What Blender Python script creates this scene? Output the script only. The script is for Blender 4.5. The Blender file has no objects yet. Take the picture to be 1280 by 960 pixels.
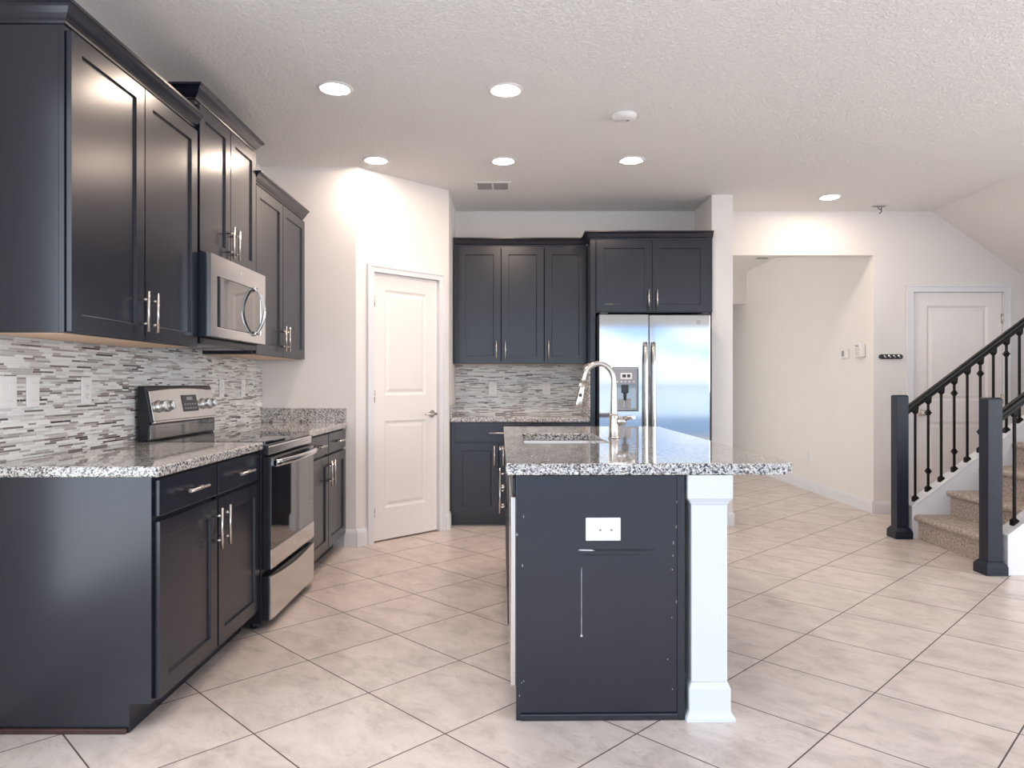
import bpy, bmesh, math, random
from mathutils import Vector, Matrix
PI = math.pi
SC = bpy.context.scene
COL = SC.collection

# ------------------------------------------------------------------ camera, sky, exposure
H = 1.195                     # camera height
F = 900.0                     # focal length in pixels of the 1280 wide frame
cam_d = bpy.data.cameras.new('camera')
cam_d.sensor_width = 36.0
cam_d.lens = 36.0 * F / 1280.0
cam_d.clip_start = 0.05
cam = bpy.data.objects.new('camera', cam_d)
cam.location = (0, 0, H)
cam.rotation_euler = (PI / 2, 0, 0)
COL.objects.link(cam)
SC.camera = cam
SC.view_settings.view_transform = 'Standard'
SC.view_settings.look = 'None'
SC.view_settings.gamma = 1.0
SC.view_settings.use_curve_mapping = False
SC.view_settings.exposure = 0.25
SKY = 2.4                     # strength of the sky
LAMP = 195.0                   # strength of the recessed lamps
try:
    SC.cycles.max_bounces = 10
    SC.cycles.diffuse_bounces = 6
    SC.cycles.glossy_bounces = 5
    SC.cycles.sample_clamp_indirect = 6.0
except Exception:
    pass


class NT:
    """small helper that writes shader graphs as expressions"""
    def __init__(self, tree):
        self.t = tree
        tree.nodes.clear()

    def n(self, kind, **kw):
        nd = self.t.nodes.new(kind)
        for k, v in kw.items():
            setattr(nd, k, v)
        return nd

    def link(self, a, b):
        self.t.links.new(a, b)

    def put(self, sock, v):
        if isinstance(v, bpy.types.NodeSocket):
            self.t.links.new(v, sock)
        else:
            sock.default_value = v

    def m(self, op, a, b=0.0, c=0.0):
        nd = self.n('ShaderNodeMath', operation=op)
        self.put(nd.inputs[0], a)
        self.put(nd.inputs[1], b)
        self.put(nd.inputs[2], c)
        return nd.outputs[0]

    def mix(self, f, a, b):
        nd = self.n('ShaderNodeMix', data_type='RGBA')
        self.put(nd.inputs[0], f)
        self.put(nd.inputs[6], a)
        self.put(nd.inputs[7], b)
        return nd.outputs[2]

    def ramp(self, f, stops, interp='LINEAR'):
        nd = self.n('ShaderNodeValToRGB')
        cr = nd.color_ramp
        cr.interpolation = interp
        while len(cr.elements) < len(stops):
            cr.elements.new(0.5)
        for e, (p, c) in zip(cr.elements, stops):
            e.position = p
            e.color = (*c, 1) if len(c) == 3 else c
        self.put(nd.inputs[0], f)
        return nd.outputs[0]

    def noise(self, vec, scale, detail=3.0, rough=0.55, dist=0.0):
        nd = self.n('ShaderNodeTexNoise')
        if vec is not None:
            self.link(vec, nd.inputs['Vector'])
        nd.inputs['Scale'].default_value = scale
        nd.inputs['Detail'].default_value = detail
        nd.inputs['Roughness'].default_value = rough
        nd.inputs['Distortion'].default_value = dist
        return nd.outputs[0]

    def combine(self, x, y, z):
        nd = self.n('ShaderNodeCombineXYZ')
        for s, v in zip(nd.inputs, (x, y, z)):
            self.put(s, v)
        return nd.outputs[0]

    def white(self, vec):
        nd = self.n('ShaderNodeTexWhiteNoise', noise_dimensions='3D')
        self.link(vec, nd.inputs['Vector'])
        return nd.outputs[0]


def lin(r, g, b):
    f = lambda c: (c / 255 / 12.92) if c / 255 <= 0.04045 else ((c / 255 + 0.055) / 1.055) ** 2.4
    return (f(r), f(g), f(b), 1.0)


# sky: pale blue with bright clouds, over a pale horizon
world = bpy.data.worlds.new('sky')
SC.world = world
world.use_nodes = True
g = NT(world.node_tree)
tc = g.n('ShaderNodeTexCoord')
sep = g.n('ShaderNodeSeparateXYZ')
g.link(tc.outputs['Generated'], sep.inputs[0])
vz = g.m('MAXIMUM', sep.outputs[2], 0.0)
cv = g.combine(sep.outputs[0], sep.outputs[1], g.m('MULTIPLY', sep.outputs[2], 2.6))
cl = g.noise(cv, 7.0, 6.0, 0.55, 0.3)
cloud = g.ramp(cl, [(0.38, (0, 0, 0)), (0.50, (1, 1, 1))])
blue = g.ramp(vz, [(0.0, (0.46, 0.68, 1.0)), (0.25, (0.20, 0.44, 0.96)), (1.0, (0.22, 0.40, 0.80))])
skyc = g.mix(cloud, blue, (0.80, 0.91, 1.0, 1))
below = g.m('LESS_THAN', sep.outputs[2], 0.0)
skyc = g.mix(below, skyc, (0.30, 0.36, 0.44, 1))
bg = g.n('ShaderNodeBackground')
g.link(skyc, bg.inputs[0])
bg.inputs[1].default_value = SKY
wo = g.n('ShaderNodeOutputWorld')
g.link(bg.outputs[0], wo.inputs[0])


def portal(name, loc, rot, sx, sy):
    d = bpy.data.lights.new(name, 'AREA')
    d.shape = 'RECTANGLE'
    d.size, d.size_y = sx, sy
    try:
        d.cycles.is_portal = True
    except Exception:
        pass
    o = bpy.data.objects.new(name, d)
    o.location, o.rotation_euler = loc, rot
    COL.objects.link(o)


REAR = -3.0                   # rear wall of the living room, behind the camera
XL_ = -1.842
RIGHT = 6.3                   # right-hand wall
portal('daylight_portal', (1.9, REAR - 0.06, 1.24), (PI / 2, 0, 0), 6.6, 2.38)


def fill_light(name, loc, rot, sx, sy, watts, colour):
    """added area light set in an unseen window opening to fill the room"""
    d = bpy.data.lights.new(name, 'AREA')
    d.shape = 'RECTANGLE'
    d.size, d.size_y = sx, sy
    d.energy = watts
    d.color = colour
    o = bpy.data.objects.new(name, d)
    o.location, o.rotation_euler = loc, rot
    COL.objects.link(o)


FILL_L, FILL_R, FILL_H = 66.0, 128.0, 38.0  # strengths of the added fill lights: left, right, hall
# fill lights in made-up side windows behind the camera, and one in the hall
fill_light('fill_light_left', (XL_ - .05, -0.3, 1.35), (PI / 2, 0, -PI / 2), 4.6, 2.1, FILL_L, (0.92, 0.97, 1.0))
fill_light('fill_light_right', (RIGHT + .05, 0.6, 1.35), (PI / 2, 0, PI / 2), 6.0, 2.1, FILL_R, (1.0, 0.955, 0.90))
fill_light('fill_light_hall', (-.66, 9.0, 1.45), (PI / 2, 0, -PI / 2), 1.6, 1.7, FILL_H, (1.0, 0.95, 0.88))

# ------------------------------------------------------------------ materials
MATS = {}


def mat(name, color, rough=0.5, metal=0.0, spec=0.5, var=0.0, vscale=8.0, bump=0.0, bscale=200.0, rvar=0.0,
        coat=0.0, aniso=0.0):
    if name in MATS:
        return MATS[name]
    m = bpy.data.materials.new(name)
    m.use_nodes = True
    g = NT(m.node_tree)
    p = g.n('ShaderNodeBsdfPrincipled')
    o = g.n('ShaderNodeOutputMaterial')
    g.link(p.outputs[0], o.inputs[0])
    tc = g.n('ShaderNodeTexCoord')
    c = tuple(color[:3]) + (1,)
    p.inputs['Base Color'].default_value = c
    p.inputs['Roughness'].default_value = rough
    p.inputs['Metallic'].default_value = metal
    p.inputs['Specular IOR Level'].default_value = spec
    p.inputs['Coat Weight'].default_value = coat
    p.inputs['Coat Roughness'].default_value = 0.08
    if aniso:
        p.inputs['Anisotropic'].default_value = aniso
    nz = g.noise(tc.outputs['Object'], vscale, 4.0)
    lo = tuple(x * (1 - var) for x in c[:3])
    hi = tuple(min(1, x * (1 + var)) for x in c[:3])
    g.link(g.ramp(nz, [(0.3, lo), (0.7, hi)]), p.inputs['Base Color'])
    if rvar:
        rr = g.m('ADD', rough - rvar, g.m('MULTIPLY', nz, 2 * rvar))
        g.link(rr, p.inputs['Roughness'])
    if bump:
        b = g.n('ShaderNodeBump')
        b.inputs['Strength'].default_value = bump
        b.inputs['Distance'].default_value = 0.01
        g.link(g.noise(tc.outputs['Object'], bscale, 3.0), b.inputs['Height'])
        g.link(b.outputs[0], p.inputs['Normal'])
    MATS[name] = m
    return m


def node_mat(name):
    m = bpy.data.materials.new(name)
    m.use_nodes = True
    g = NT(m.node_tree)
    p = g.n('ShaderNodeBsdfPrincipled')
    o = g.n('ShaderNodeOutputMaterial')
    g.link(p.outputs[0], o.inputs[0])
    tc = g.n('ShaderNodeTexCoord')
    MATS[name] = m
    return m, g, p, tc


ESP = mat('espresso_paint', (0.0105, 0.0128, 0.0235), rough=0.26, spec=0.66, var=0.06, vscale=2.0, rvar=0.012)
MAPLE = mat('maple_ply', lin(222, 190, 160), rough=0.5, var=0.08, vscale=6)
NICKEL = mat('brushed_nickel', (0.70, 0.66, 0.615), rough=0.27, metal=1.0, var=0.04, vscale=30)
STEEL = mat('stainless_steel', (0.72, 0.71, 0.70), rough=0.20, metal=1.0, var=0.03, vscale=4, aniso=0.3)
CHROME = mat('chrome', (0.8, 0.8, 0.8), rough=0.06, metal=1.0)
BLACK = mat('black_enamel', (0.012, 0.013, 0.018), rough=0.3, var=0.1)
BGLASS = mat('black_glass', (0.008, 0.008, 0.010), rough=0.03, spec=1.0)
BGLASS.node_tree.nodes['Principled BSDF'].inputs['IOR'].default_value = 2.1
PLASTIC = mat('white_plastic', lin(233, 233, 232), rough=0.35, var=0.01)
TRIM = mat('white_trim_paint', lin(228, 229, 232), rough=0.35, var=0.01, vscale=4)
DOORW = mat('white_door_paint', lin(238, 233, 230), rough=0.38, var=0.01, vscale=4)
WALL = mat('wall_paint', lin(231, 228, 225), rough=0.75, var=0.012, vscale=3, bump=0.06, bscale=160)
GREYP = mat('grey_plastic', lin(150, 150, 152), rough=0.4)
DARKP = mat('dark_plastic', lin(40, 42, 48), rough=0.3)
IRON = mat('black_iron', (0.006, 0.004, 0.005), rough=0.5, spec=0.15, var=0.2)
NEWEL = mat('navy_black_wood', (0.007, 0.012, 0.026), rough=0.38, spec=0.4, var=0.25, vscale=25)
LAMPM = bpy.data.materials.new('lamp_lens')
LAMPM.use_nodes = True
g = NT(LAMPM.node_tree)
e = g.n('ShaderNodeEmission')
e.inputs[0].default_value = (1.0, 0.79, 0.645, 1)
e.inputs[1].default_value = LAMP
o = g.n('ShaderNodeOutputMaterial')
g.link(e.outputs[0], o.inputs[0])

# ceiling: knockdown plaster
CEIL, g, p, tc = node_mat('knockdown_plaster')
p.inputs['Base Color'].default_value = lin(246, 245, 243)
p.inputs['Roughness'].default_value = 0.9
nz = g.noise(tc.outputs['Object'], 55.0, 4.0, 0.6, 0.6)
hb = g.ramp(nz, [(0.42, (0, 0, 0)), (0.60, (1, 1, 1))])
b = g.n('ShaderNodeBump')
b.inputs['Strength'].default_value = 0.65
b.inputs['Distance'].default_value = 0.008
g.link(hb, b.inputs['Height'])
g.link(b.outputs[0], p.inputs['Normal'])

# floor: diagonal stone-look tiles with grey grout
TX0, TY0, TS = -0.5552, 2.7866, 0.4622
FLOOR, g, p, tc = node_mat('diagonal_stone_tile')
sep = g.n('ShaderNodeSeparateXYZ')
g.link(tc.outputs['Object'], sep.inputs[0])
fx = g.m('SUBTRACT', sep.outputs[0], TX0)
fy = g.m('SUBTRACT', sep.outputs[1], TY0)
k = 1 / math.sqrt(2) / TS
u = g.m('MULTIPLY', g.m('ADD', fx, fy), k)
v = g.m('MULTIPLY', g.m('SUBTRACT', fx, fy), k)
iu, iv = g.m('FLOOR', u), g.m('FLOOR', v)
du = g.m('ABSOLUTE', g.m('SUBTRACT', g.m('FRACT', u), 0.5))
dv = g.m('ABSOLUTE', g.m('SUBTRACT', g.m('FRACT', v), 0.5))
edge = g.m('MAXIMUM', du, dv)
grout = g.m('GREATER_THAN', edge, 0.5 - 0.0026 / TS)
rnd = g.white(g.combine(iu, iv, 0.0))
vec = g.combine(g.m('ADD', g.m('MULTIPLY', v, 0.55), g.m('MULTIPLY', rnd, 13.0)), g.m('ADD', g.m('MULTIPLY', u, 0.9), g.m('MULTIPLY', rnd, 31.0)), rnd)
n1 = g.noise(vec, 4.2, 9.0, 0.68, 0.5)
n2 = g.noise(vec, 11.0, 8.0, 0.75, 1.0)
n3 = g.noise(vec, 2.0, 2.0, 0.5)
tile = g.ramp(n1, [(0.30, lin(188, 175, 168)[:3]), (0.44, lin(208, 195, 187)[:3]), (0.54, lin(219, 206, 198)[:3]), (0.72, lin(229, 217, 210)[:3])])
pits = g.m('MULTIPLY', g.ramp(n2, [(0.54, (0, 0, 0)), (0.68, (1, 1, 1))]), g.ramp(n3, [(0.42, (0, 0, 0)), (0.58, (1, 1, 1))]))
tile = g.mix(g.m('MULTIPLY', pits, 0.5), tile, lin(150, 140, 134))
col = g.mix(grout, tile, lin(84, 73, 69))
g.link(col, p.inputs['Base Color'])
g.link(g.m('ADD', 0.30, g.m('MULTIPLY', grout, 0.4)), p.inputs['Roughness'])
p.inputs['Specular IOR Level'].default_value = 0.5
b = g.n('ShaderNodeBump')
b.inputs['Strength'].default_value = 0.25
b.inputs['Distance'].default_value = 0.004
g.link(g.m('SUBTRACT', 1.0, grout), b.inputs['Height'])
g.link(b.outputs[0], p.inputs['Normal'])

# mosaic of thin glass and stone strips
MOSAIC, g, p, tc = node_mat('strip_mosaic')
sep = g.n('ShaderNodeSeparateXYZ')
g.link(tc.outputs['Object'], sep.inputs[0])
hh = g.m('ADD', sep.outputs[0], sep.outputs[1])
zr = g.m('DIVIDE', sep.outputs[2], 0.0083)
row = g.m('FLOOR', zr)
r1 = g.white(g.combine(row, 3.1, 0.0))
r2 = g.white(g.combine(row, 7.7, 0.0))
ln = g.m('ADD', 0.055, g.m('MULTIPLY', r2, 0.06))
uu = g.m('ADD', g.m('DIVIDE', hh, ln), g.m('MULTIPLY', r1, 17.0))
uu = g.m('ADD', uu, g.m('MULTIPLY', g.m('SINE', g.m('MULTIPLY', uu, 2.3)), 0.30))
cell = g.m('FLOOR', uu)
rc = g.white(g.combine(row, cell, 1.3))
colr = g.ramp(rc, [(0.0, lin(228, 231, 230)[:3]), (0.38, lin(206, 208, 207)[:3]), (0.60, lin(184, 182, 180)[:3]),
                   (0.76, lin(158, 152, 150)[:3]), (0.87, lin(122, 112, 113)[:3]), (0.95, lin(72, 60, 66)[:3])], 'CONSTANT')
gz = g.m('LESS_THAN', g.m('FRACT', zr), 0.13)
gu = g.m('LESS_THAN', g.m('FRACT', uu), 0.022)
gr = g.m('MAXIMUM', gz, gu)
g.link(g.mix(gr, colr, lin(214, 210, 207)), p.inputs['Base Color'])
rr = g.white(g.combine(row, cell, 5.3))
g.link(g.m('ADD', 0.12, g.m('ADD', g.m('MULTIPLY', rr, 0.25), g.m('MULTIPLY', gr, 0.4))), p.inputs['Roughness'])
b = g.n('ShaderNodeBump')
b.inputs['Strength'].default_value = 0.3
b.inputs['Distance'].default_value = 0.002
g.link(g.m('SUBTRACT', 1.0, gr), b.inputs['Height'])
g.link(b.outputs[0], p.inputs['Normal'])

# speckled granite
GRANITE, g, p, tc = node_mat('speckled_granite')
vo = g.n('ShaderNodeTexVoronoi')
vo.inputs['Scale'].default_value = 190.0
g.link(tc.outputs['Object'], vo.inputs['Vector'])
sp = g.n('ShaderNodeSeparateColor')
g.link(vo.outputs['Color'], sp.inputs[0])
nz = g.noise(tc.outputs['Object'], 60.0, 4.0, 0.6)
mixv = g.m('ADD', g.m('MULTIPLY', sp.outputs[0], 0.55), g.m('MULTIPLY', nz, 0.62))
gcol = g.ramp(mixv, [(0.0, lin(34, 34, 38)[:3]), (0.36, lin(84, 80, 80)[:3]), (0.43, lin(142, 134, 128)[:3]), (0.52, lin(186, 182, 178)[:3]),
                     (0.66, lin(216, 214, 211)[:3]), (0.78, lin(150, 147, 145)[:3]), (0.84, lin(222, 221, 219)[:3])], 'CONSTANT')
g.link(gcol, p.inputs['Base Color'])
p.inputs['Roughness'].default_value = 0.05
p.inputs['Specular IOR Level'].default_value = 0.95

# carpet
CARPET, g, p, tc = node_mat('stair_carpet')
n1 = g.noise(tc.outputs['Object'], 60.0, 5.0, 0.7)
n2 = g.noise(tc.outputs['Object'], 300.0, 3.0, 0.7)
g.link(g.ramp(n1, [(0.34, lin(150, 136, 128)[:3]), (0.5, lin(196, 182, 173)[:3]), (0.66, lin(226, 215, 207)[:3])]), p.inputs['Base Color'])
p.inputs['Roughness'].default_value = 1.0
p.inputs['Specular IOR Level'].default_value = 0.1
b = g.n('ShaderNodeBump')
b.inputs['Strength'].default_value = 0.9
b.inputs['Distance'].default_value = 0.006
g.link(n2, b.inputs['Height'])
g.link(b.outputs[0], p.inputs['Normal'])


# ------------------------------------------------------------------ mesh helpers
class MB:
    def __init__(self):
        self.bm = bmesh.new()

    def box(self, x0, x1, y0, y1, z0, z1):
        vs = [self.bm.verts.new((x, y, z)) for x in (x0, x1) for y in (y0, y1) for z in (z0, z1)]
        for f in ((0, 1, 3, 2), (4, 6, 7, 5), (0, 4, 5, 1), (2, 3, 7, 6), (0, 2, 6, 4), (1, 5, 7, 3)):
            self.bm.faces.new([vs[i] for i in f])
        return self

    def prism(self, pts, axis, a, b):
        """polygon in the two other axes (cyclic order kept), extruded along axis from a to b"""
        def mk(p, t):
            return {'x': (t, p[0], p[1]), 'y': (p[0], t, p[1]), 'z': (p[0], p[1], t)}[axis]
        va = [self.bm.verts.new(mk(p, a)) for p in pts]
        vb = [self.bm.verts.new(mk(p, b)) for p in pts]
        n = len(pts)
        self.bm.faces.new(va)
        self.bm.faces.new(vb[::-1])
        for i in range(n):
            self.bm.faces.new((va[i], va[(i + 1) % n], vb[(i + 1) % n], vb[i]))
        return self

    def tube(self, path, r, seg=12, squash=None):
        P = [Vector(p) for p in path]
        R = r if isinstance(r, (list, tuple)) else [r] * len(P)
        rings = []
        prev = None
        for i, q in enumerate(P):
            t = (P[min(i + 1, len(P) - 1)] - P[max(i - 1, 0)]).normalized()
            if prev is None:
                ref = Vector((0, 0, 1)) if abs(t.z) < 0.9 else Vector((1, 0, 0))
                a = t.cross(ref).normalized()
            else:
                a = (prev - t * prev.dot(t)).normalized()
            prev = a
            bb = t.cross(a)
            rings.append([self.bm.verts.new(q + (a * math.cos(2 * PI * k / seg) + bb * math.sin(2 * PI * k / seg) * (squash or 1)) * R[i]) for k in range(seg)])
        for i in range(len(rings) - 1):
            for k in range(seg):
                f = self.bm.faces.new((rings[i][k], rings[i][(k + 1) % seg], rings[i + 1][(k + 1) % seg], rings[i + 1][k]))
                f.smooth = True
        self.bm.faces.new(rings[0][::-1])
        self.bm.faces.new(rings[-1])
        return self

    def lathe(self, prof, center, axis='z', seg=32):
        """profile of (radius, height) pairs turned about an axis through center"""
        c = Vector(center)
        rings = []
        for (r, h) in prof:
            ring = []
            for k in range(seg):
                a = 2 * PI * k / seg
                p, q = r * math.cos(a), r * math.sin(a)
                d = {'z': (p, q, h), 'y': (q, h, p), 'x': (h, p, q)}[axis]
                ring.append(self.bm.verts.new(c + Vector(d)))
            rings.append(ring)
        for i in range(len(rings) - 1):
            for k in range(seg):
                f = self.bm.faces.new((rings[i][k], rings[i][(k + 1) % seg], rings[i + 1][(k + 1) % seg], rings[i + 1][k]))
                f.smooth = True
        self.bm.faces.new(rings[0][::-1])
        self.bm.faces.new(rings[-1])
        return self

    def square_turn(self, prof, cx, cy):
        """square post: profile of (half width, height)"""
        rings = [[self.bm.verts.new((cx + sx * h, cy + sy * h, z)) for sx, sy in ((-1, -1), (1, -1), (1, 1), (-1, 1))] for h, z in prof]
        for i in range(len(rings) - 1):
            for k in range(4):
                self.bm.faces.new((rings[i][k], rings[i][(k + 1) % 4], rings[i + 1][(k + 1) % 4], rings[i + 1][k]))
        self.bm.faces.new(rings[0][::-1])
        self.bm.faces.new(rings[-1])
        return self

    def panel(self, x0, z0, w, h, y, t, holes, rings):
        """slab whose front (facing -y at y) has moulded panels; rings = (inset, depth) steps"""
        bm = self.bm
        xs = sorted({0.0, w, *[a for q in holes for a in q[:2]]})
        zs = sorted({0.0, h, *[a for q in holes for a in q[2:]]})
        cache = {}

        def V(x, yy, z):
            key = (round(x, 5), round(yy, 5), round(z, 5))
            if key not in cache:
                cache[key] = bm.verts.new((x0 + x, yy, z0 + z))
            return cache[key]
        for i in range(len(xs) - 1):
            for j in range(len(zs) - 1):
                a, b_, c, d = xs[i], xs[i + 1], zs[j], zs[j + 1]
                mx, mz = (a + b_) / 2, (c + d) / 2
                if any(q[0] < mx < q[1] and q[2] < mz < q[3] for q in holes):
                    continue
                bm.faces.new((V(a, y, c), V(b_, y, c), V(b_, y, d), V(a, y, d)))
        for q in holes:
            pr = [(q[0], q[2]), (q[1], q[2]), (q[1], q[3]), (q[0], q[3])]
            # the rim follows the grid lines so that it welds with the frame cells
            rim = [V(px, y, pz) for px, pz in pr]
            last = rim
            for ins, dep in rings:
                cur = [V(px + sx * ins, y + dep, pz + sz * ins) for (px, pz), (sx, sz) in zip(pr, ((1, 1), (-1, 1), (-1, -1), (1, -1)))]
                for k in range(4):
                    bm.faces.new((last[k], last[(k + 1) % 4], cur[(k + 1) % 4], cur[k]))
                last = cur
            bm.faces.new(last)
        B = [bm.verts.new((x0 + x, y + t, z0 + z)) for x, z in ((0, 0), (w, 0), (w, h), (0, h))]
        A = [V(0, y, 0), V(w, y, 0), V(w, y, h), V(0, y, h)]
        bm.faces.new(B[::-1])
        for k in range(4):
            bm.faces.new((A[(k + 1) % 4], A[k], B[k], B[(k + 1) % 4]))
        return self

    def build(self, name, m, parent=None, bevel=0.0, seg=2, recalc=True):
        if recalc:
            bmesh.ops.recalc_face_normals(self.bm, faces=self.bm.faces[:])
        me = bpy.data.meshes.new(name)
        self.bm.to_mesh(me)
        self.bm.free()
        me.materials.append(m)
        o = bpy.data.objects.new(name, me)
        COL.objects.link(o)
        if parent is not None:
            o.parent = parent
        if bevel:
            md = o.modifiers.new('bevel', 'BEVEL')
            md.width = bevel
            md.segments = seg
            md.limit_method = 'ANGLE'
            md.angle_limit = math.radians(35)
        return o


def tag(o, label, cat, group=None):
    o['label'] = label
    o['category'] = cat
    if group:
        o['group'] = group
    return o


def thing(name, label, cat, loc=(0, 0, 0), rz=0.0, group=None):
    o = bpy.data.objects.new(name, None)
    o.empty_display_size = 0.1
    o.location = loc
    o.rotation_euler = (0, 0, rz)
    COL.objects.link(o)
    return tag(o, label, cat, group)


def struct(o, label=None):
    o['kind'] = 'structure'
    if label:
        o['label'] = label
    return o


def copy_tree(o, parent=None):
    c = o.copy()
    COL.objects.link(c)
    if parent is not None:
        c.parent = parent
    for ch in [q for q in COL.objects if q.parent == o]:
        copy_tree(ch, c)
    return c


# ------------------------------------------------------------------ room
XL = -1.842                   # left wall
YF = 5.279                    # far left wall (beside the pantry)
YB = 6.647                    # back wall
ZC = 2.79                     # ceiling
PX0, PY0, PX1, PY1 = -1.144, YF, -0.521, 5.932    # pantry wall ends
PA = math.atan2(PY1 - PY0, PX1 - PX0)
PL = math.hypot(PX1 - PX0, PY1 - PY0)
YH = 10.24                    # end of the hall
XH = 3.338                    # hall right wall


def pant(px):
    """distance along the pantry wall of a column of the picture"""
    kk = (px - 640) / F
    c, s = math.cos(PA), math.sin(PA)
    return (kk * PY0 - PX0) / (c - kk * s)


struct(MB().box(-4.2, RIGHT + .2, REAR - .2, 13.2, -0.12, 0.0).build('floor', FLOOR))
struct(MB().box(-4.2, RIGHT + .2, REAR - .2, 13.2, ZC, ZC + 0.12).build('ceiling', CEIL))
w = MB()
w.box(XL - .12, XL, REAR, -2.62, 0, ZC).box(XL - .12, XL, 2.02, YB + .12, 0, ZC)
w.box(XL - .12, XL, -2.62, 2.02, 0, .28).box(XL - .12, XL, -2.62, 2.02, 2.42, ZC)
struct(w.build('wall_left', WALL))
w = MB()
for y in (-2.62, -1.08, .46, 1.96):
    w.box(XL - .09, XL - .055, y, y + .06, .28, 2.42)
w.box(XL - .09, XL - .055, -2.56, 1.96, .28, .34).box(XL - .09, XL - .055, -2.56, 1.96, 2.36, 2.42)
struct(w.build('added_window_left', TRIM))  # unseen left window, added to house its fill light
struct(MB().box(XL, PX1 - .09, YB, YB + .12, 0, ZC).build('wall_pantry_back', WALL))
struct(MB().box(XH + .12, RIGHT, YB + .9, YB + 1.0, 0, ZC).build('wall_closet_back', WALL))
struct(MB().box(XL, PX0, YF, YF + .12, 0, ZC).build('wall_far_left', WALL))
# pantry wall with its doorway
d0, d1 = pant(466), pant(548)
DH = 2.035
w = MB()
w.box(0, d0 - .004, 0, .11, 0, ZC).box(d1 + .004, PL, 0, .11, 0, ZC).box(d0 - .004, d1 + .004, 0, .11, DH + .006, ZC)
o = struct(w.build('wall_pantry', WALL))
o.location = (PX0, PY0, 0)
o.rotation_euler = (0, 0, PA)
struct(MB().box(PX1 - .09, PX1, PY1 + .002, YB + .12, 0, ZC).build('wall_return', WALL))
# back wall behind the cabinets
struct(MB().box(PX1, 1.684, YB, YB + .12, 0, ZC).build('wall_back', WALL))
struct(MB().box(1.684, 1.862, 6.07, YB + .12, 0, ZC).build('wall_stub', WALL))
# hall front: header over the opening, wall with the closet door
D2L, D2R, D2H = 3.70, 4.535, 2.044
w = MB()
w.box(1.862, XH, YB, YB + .12, 2.384, ZC)
w.box(XH, D2L - .004, YB, YB + .12, 0, ZC).box(D2R + .004, RIGHT, YB, YB + .12, 0, ZC).box(D2L - .004, D2R + .004, YB, YB + .12, D2H + .006, ZC)
struct(w.build('wall_closet', WALL))
struct(MB().box(XH, XH + .12, YB + .12, 13.0, 0, ZC).build('wall_hall_right', WALL))
struct(MB().box(-.6, XH, YH, YH + .12, 2.333, ZC).box(-.6, 1.2, YH, YH + .12, 0, 2.333).build('wall_hall_end', WALL))
w = MB()
w.box(-.72, -.6, YB + .12, 8.2, 0, ZC).box(-.72, -.6, 9.8, 13.0, 0, ZC).box(-.72, -.6, 8.2, 9.8, 0, .6).box(-.72, -.6, 8.2, 9.8, 2.3, ZC)  # unseen opening added around the hall fill light
struct(w.build('wall_hall_left', WALL))
struct(MB().box(-.72, XH + .12, 13.0, 13.12, 0, ZC).build('wall_hall_far', WALL))
w = MB()
w.box(RIGHT, RIGHT + .12, REAR, -2.42, 0, ZC).box(RIGHT, RIGHT + .12, 3.62, YB + 1.0, 0, ZC)
w.box(RIGHT, RIGHT + .12, -2.42, 3.62, 0, .28).box(RIGHT, RIGHT + .12, -2.42, 3.62, 2.42, ZC)
struct(w.build('wall_right', WALL))
w = MB()
for y in (-2.42, -.42, 1.58, 3.56):
    w.box(RIGHT + .055, RIGHT + .09, y, y + .06, .28, 2.42)
w.box(RIGHT + .055, RIGHT + .09, -2.36, 3.56, .28, .34).box(RIGHT + .055, RIGHT + .09, -2.36, 3.56, 2.36, 2.42)
struct(w.build('added_window_right', TRIM))  # unseen window on the right wall, made up for the fill light there
# sloped underside of the upper stair flight
S0 = 3.877
struct(MB().prism([(S0, ZC), (S0 + 1.4, ZC - .987), (S0 + 1.4, ZC)], 'y', 5.35, YB).build('ceiling_stair_slope', WALL))
# rear wall with the wide glazed doors that light the room
w = MB()
w.box(XL, -1.4, REAR - .12, REAR, 0, ZC).box(5.2, RIGHT, REAR - .12, REAR, 0, ZC).box(-1.4, 5.2, REAR - .12, REAR, 2.43, ZC)
w.box(-1.4, 5.2, REAR - .12, REAR, 0, .05)
struct(w.build('wall_rear', WALL))
w = MB()
for x in (-1.4, 0.9, 2.85, 5.14):
    w.box(x, x + .06, REAR - .09, REAR - .03, .05, 2.43)
w.box(-1.34, 5.14, REAR - .09, REAR - .03, .05, .11).box(-1.34, 5.14, REAR - .09, REAR - .03, 2.37, 2.43)
struct(w.build('window_1', TRIM))
GROUND = mat('lawn', lin(140, 158, 180), rough=0.9, var=0.2, vscale=1.0)
struct(MB().box(-40, 50, -18, REAR - .2, -0.30, -0.15).build('ground', GROUND))
POND = mat('pond_water', (.22, .32, .44), rough=.12, spec=.8, var=.15, vscale=.2)
struct(MB().box(-150, 150, -260, -18.01, -0.40, -0.20).build('ground_pond', POND))


def baseboard(name, pts, h=.115, t=.014):
    """run of baseboard along points; the room lies to the left of the direction of travel"""
    w = MB()
    for (x0, y0), (x1, y1) in zip(pts, pts[1:]):
        d = Vector((x1 - x0, y1 - y0))
        n = Vector((-d.y, d.x)).normalized()
        rows = []
        for off, z in ((0, 0), (t, 0), (t, h - .03), (t * .75, h - .012), (t * .3, h), (0, h)):
            rows.append([w.bm.verts.new((x0 + n.x * off - d.normalized().x * 0, y0 + n.y * off, z)),
                         w.bm.verts.new((x1 + n.x * off, y1 + n.y * off, z))])
        for i in range(len(rows)):
            a, b_ = rows[i], rows[(i + 1) % len(rows)]
            w.bm.faces.new((a[0], a[1], b_[1], b_[0]))
        w.bm.faces.new([r[0] for r in rows])
        w.bm.faces.new([r[1] for r in rows][::-1])
    return struct(w.build(name, TRIM))


def onp(t, y=0.0):
    c, s = math.cos(PA), math.sin(PA)
    return (PX0 + c * t - s * y, PY0 + s * t + c * y)


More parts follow.
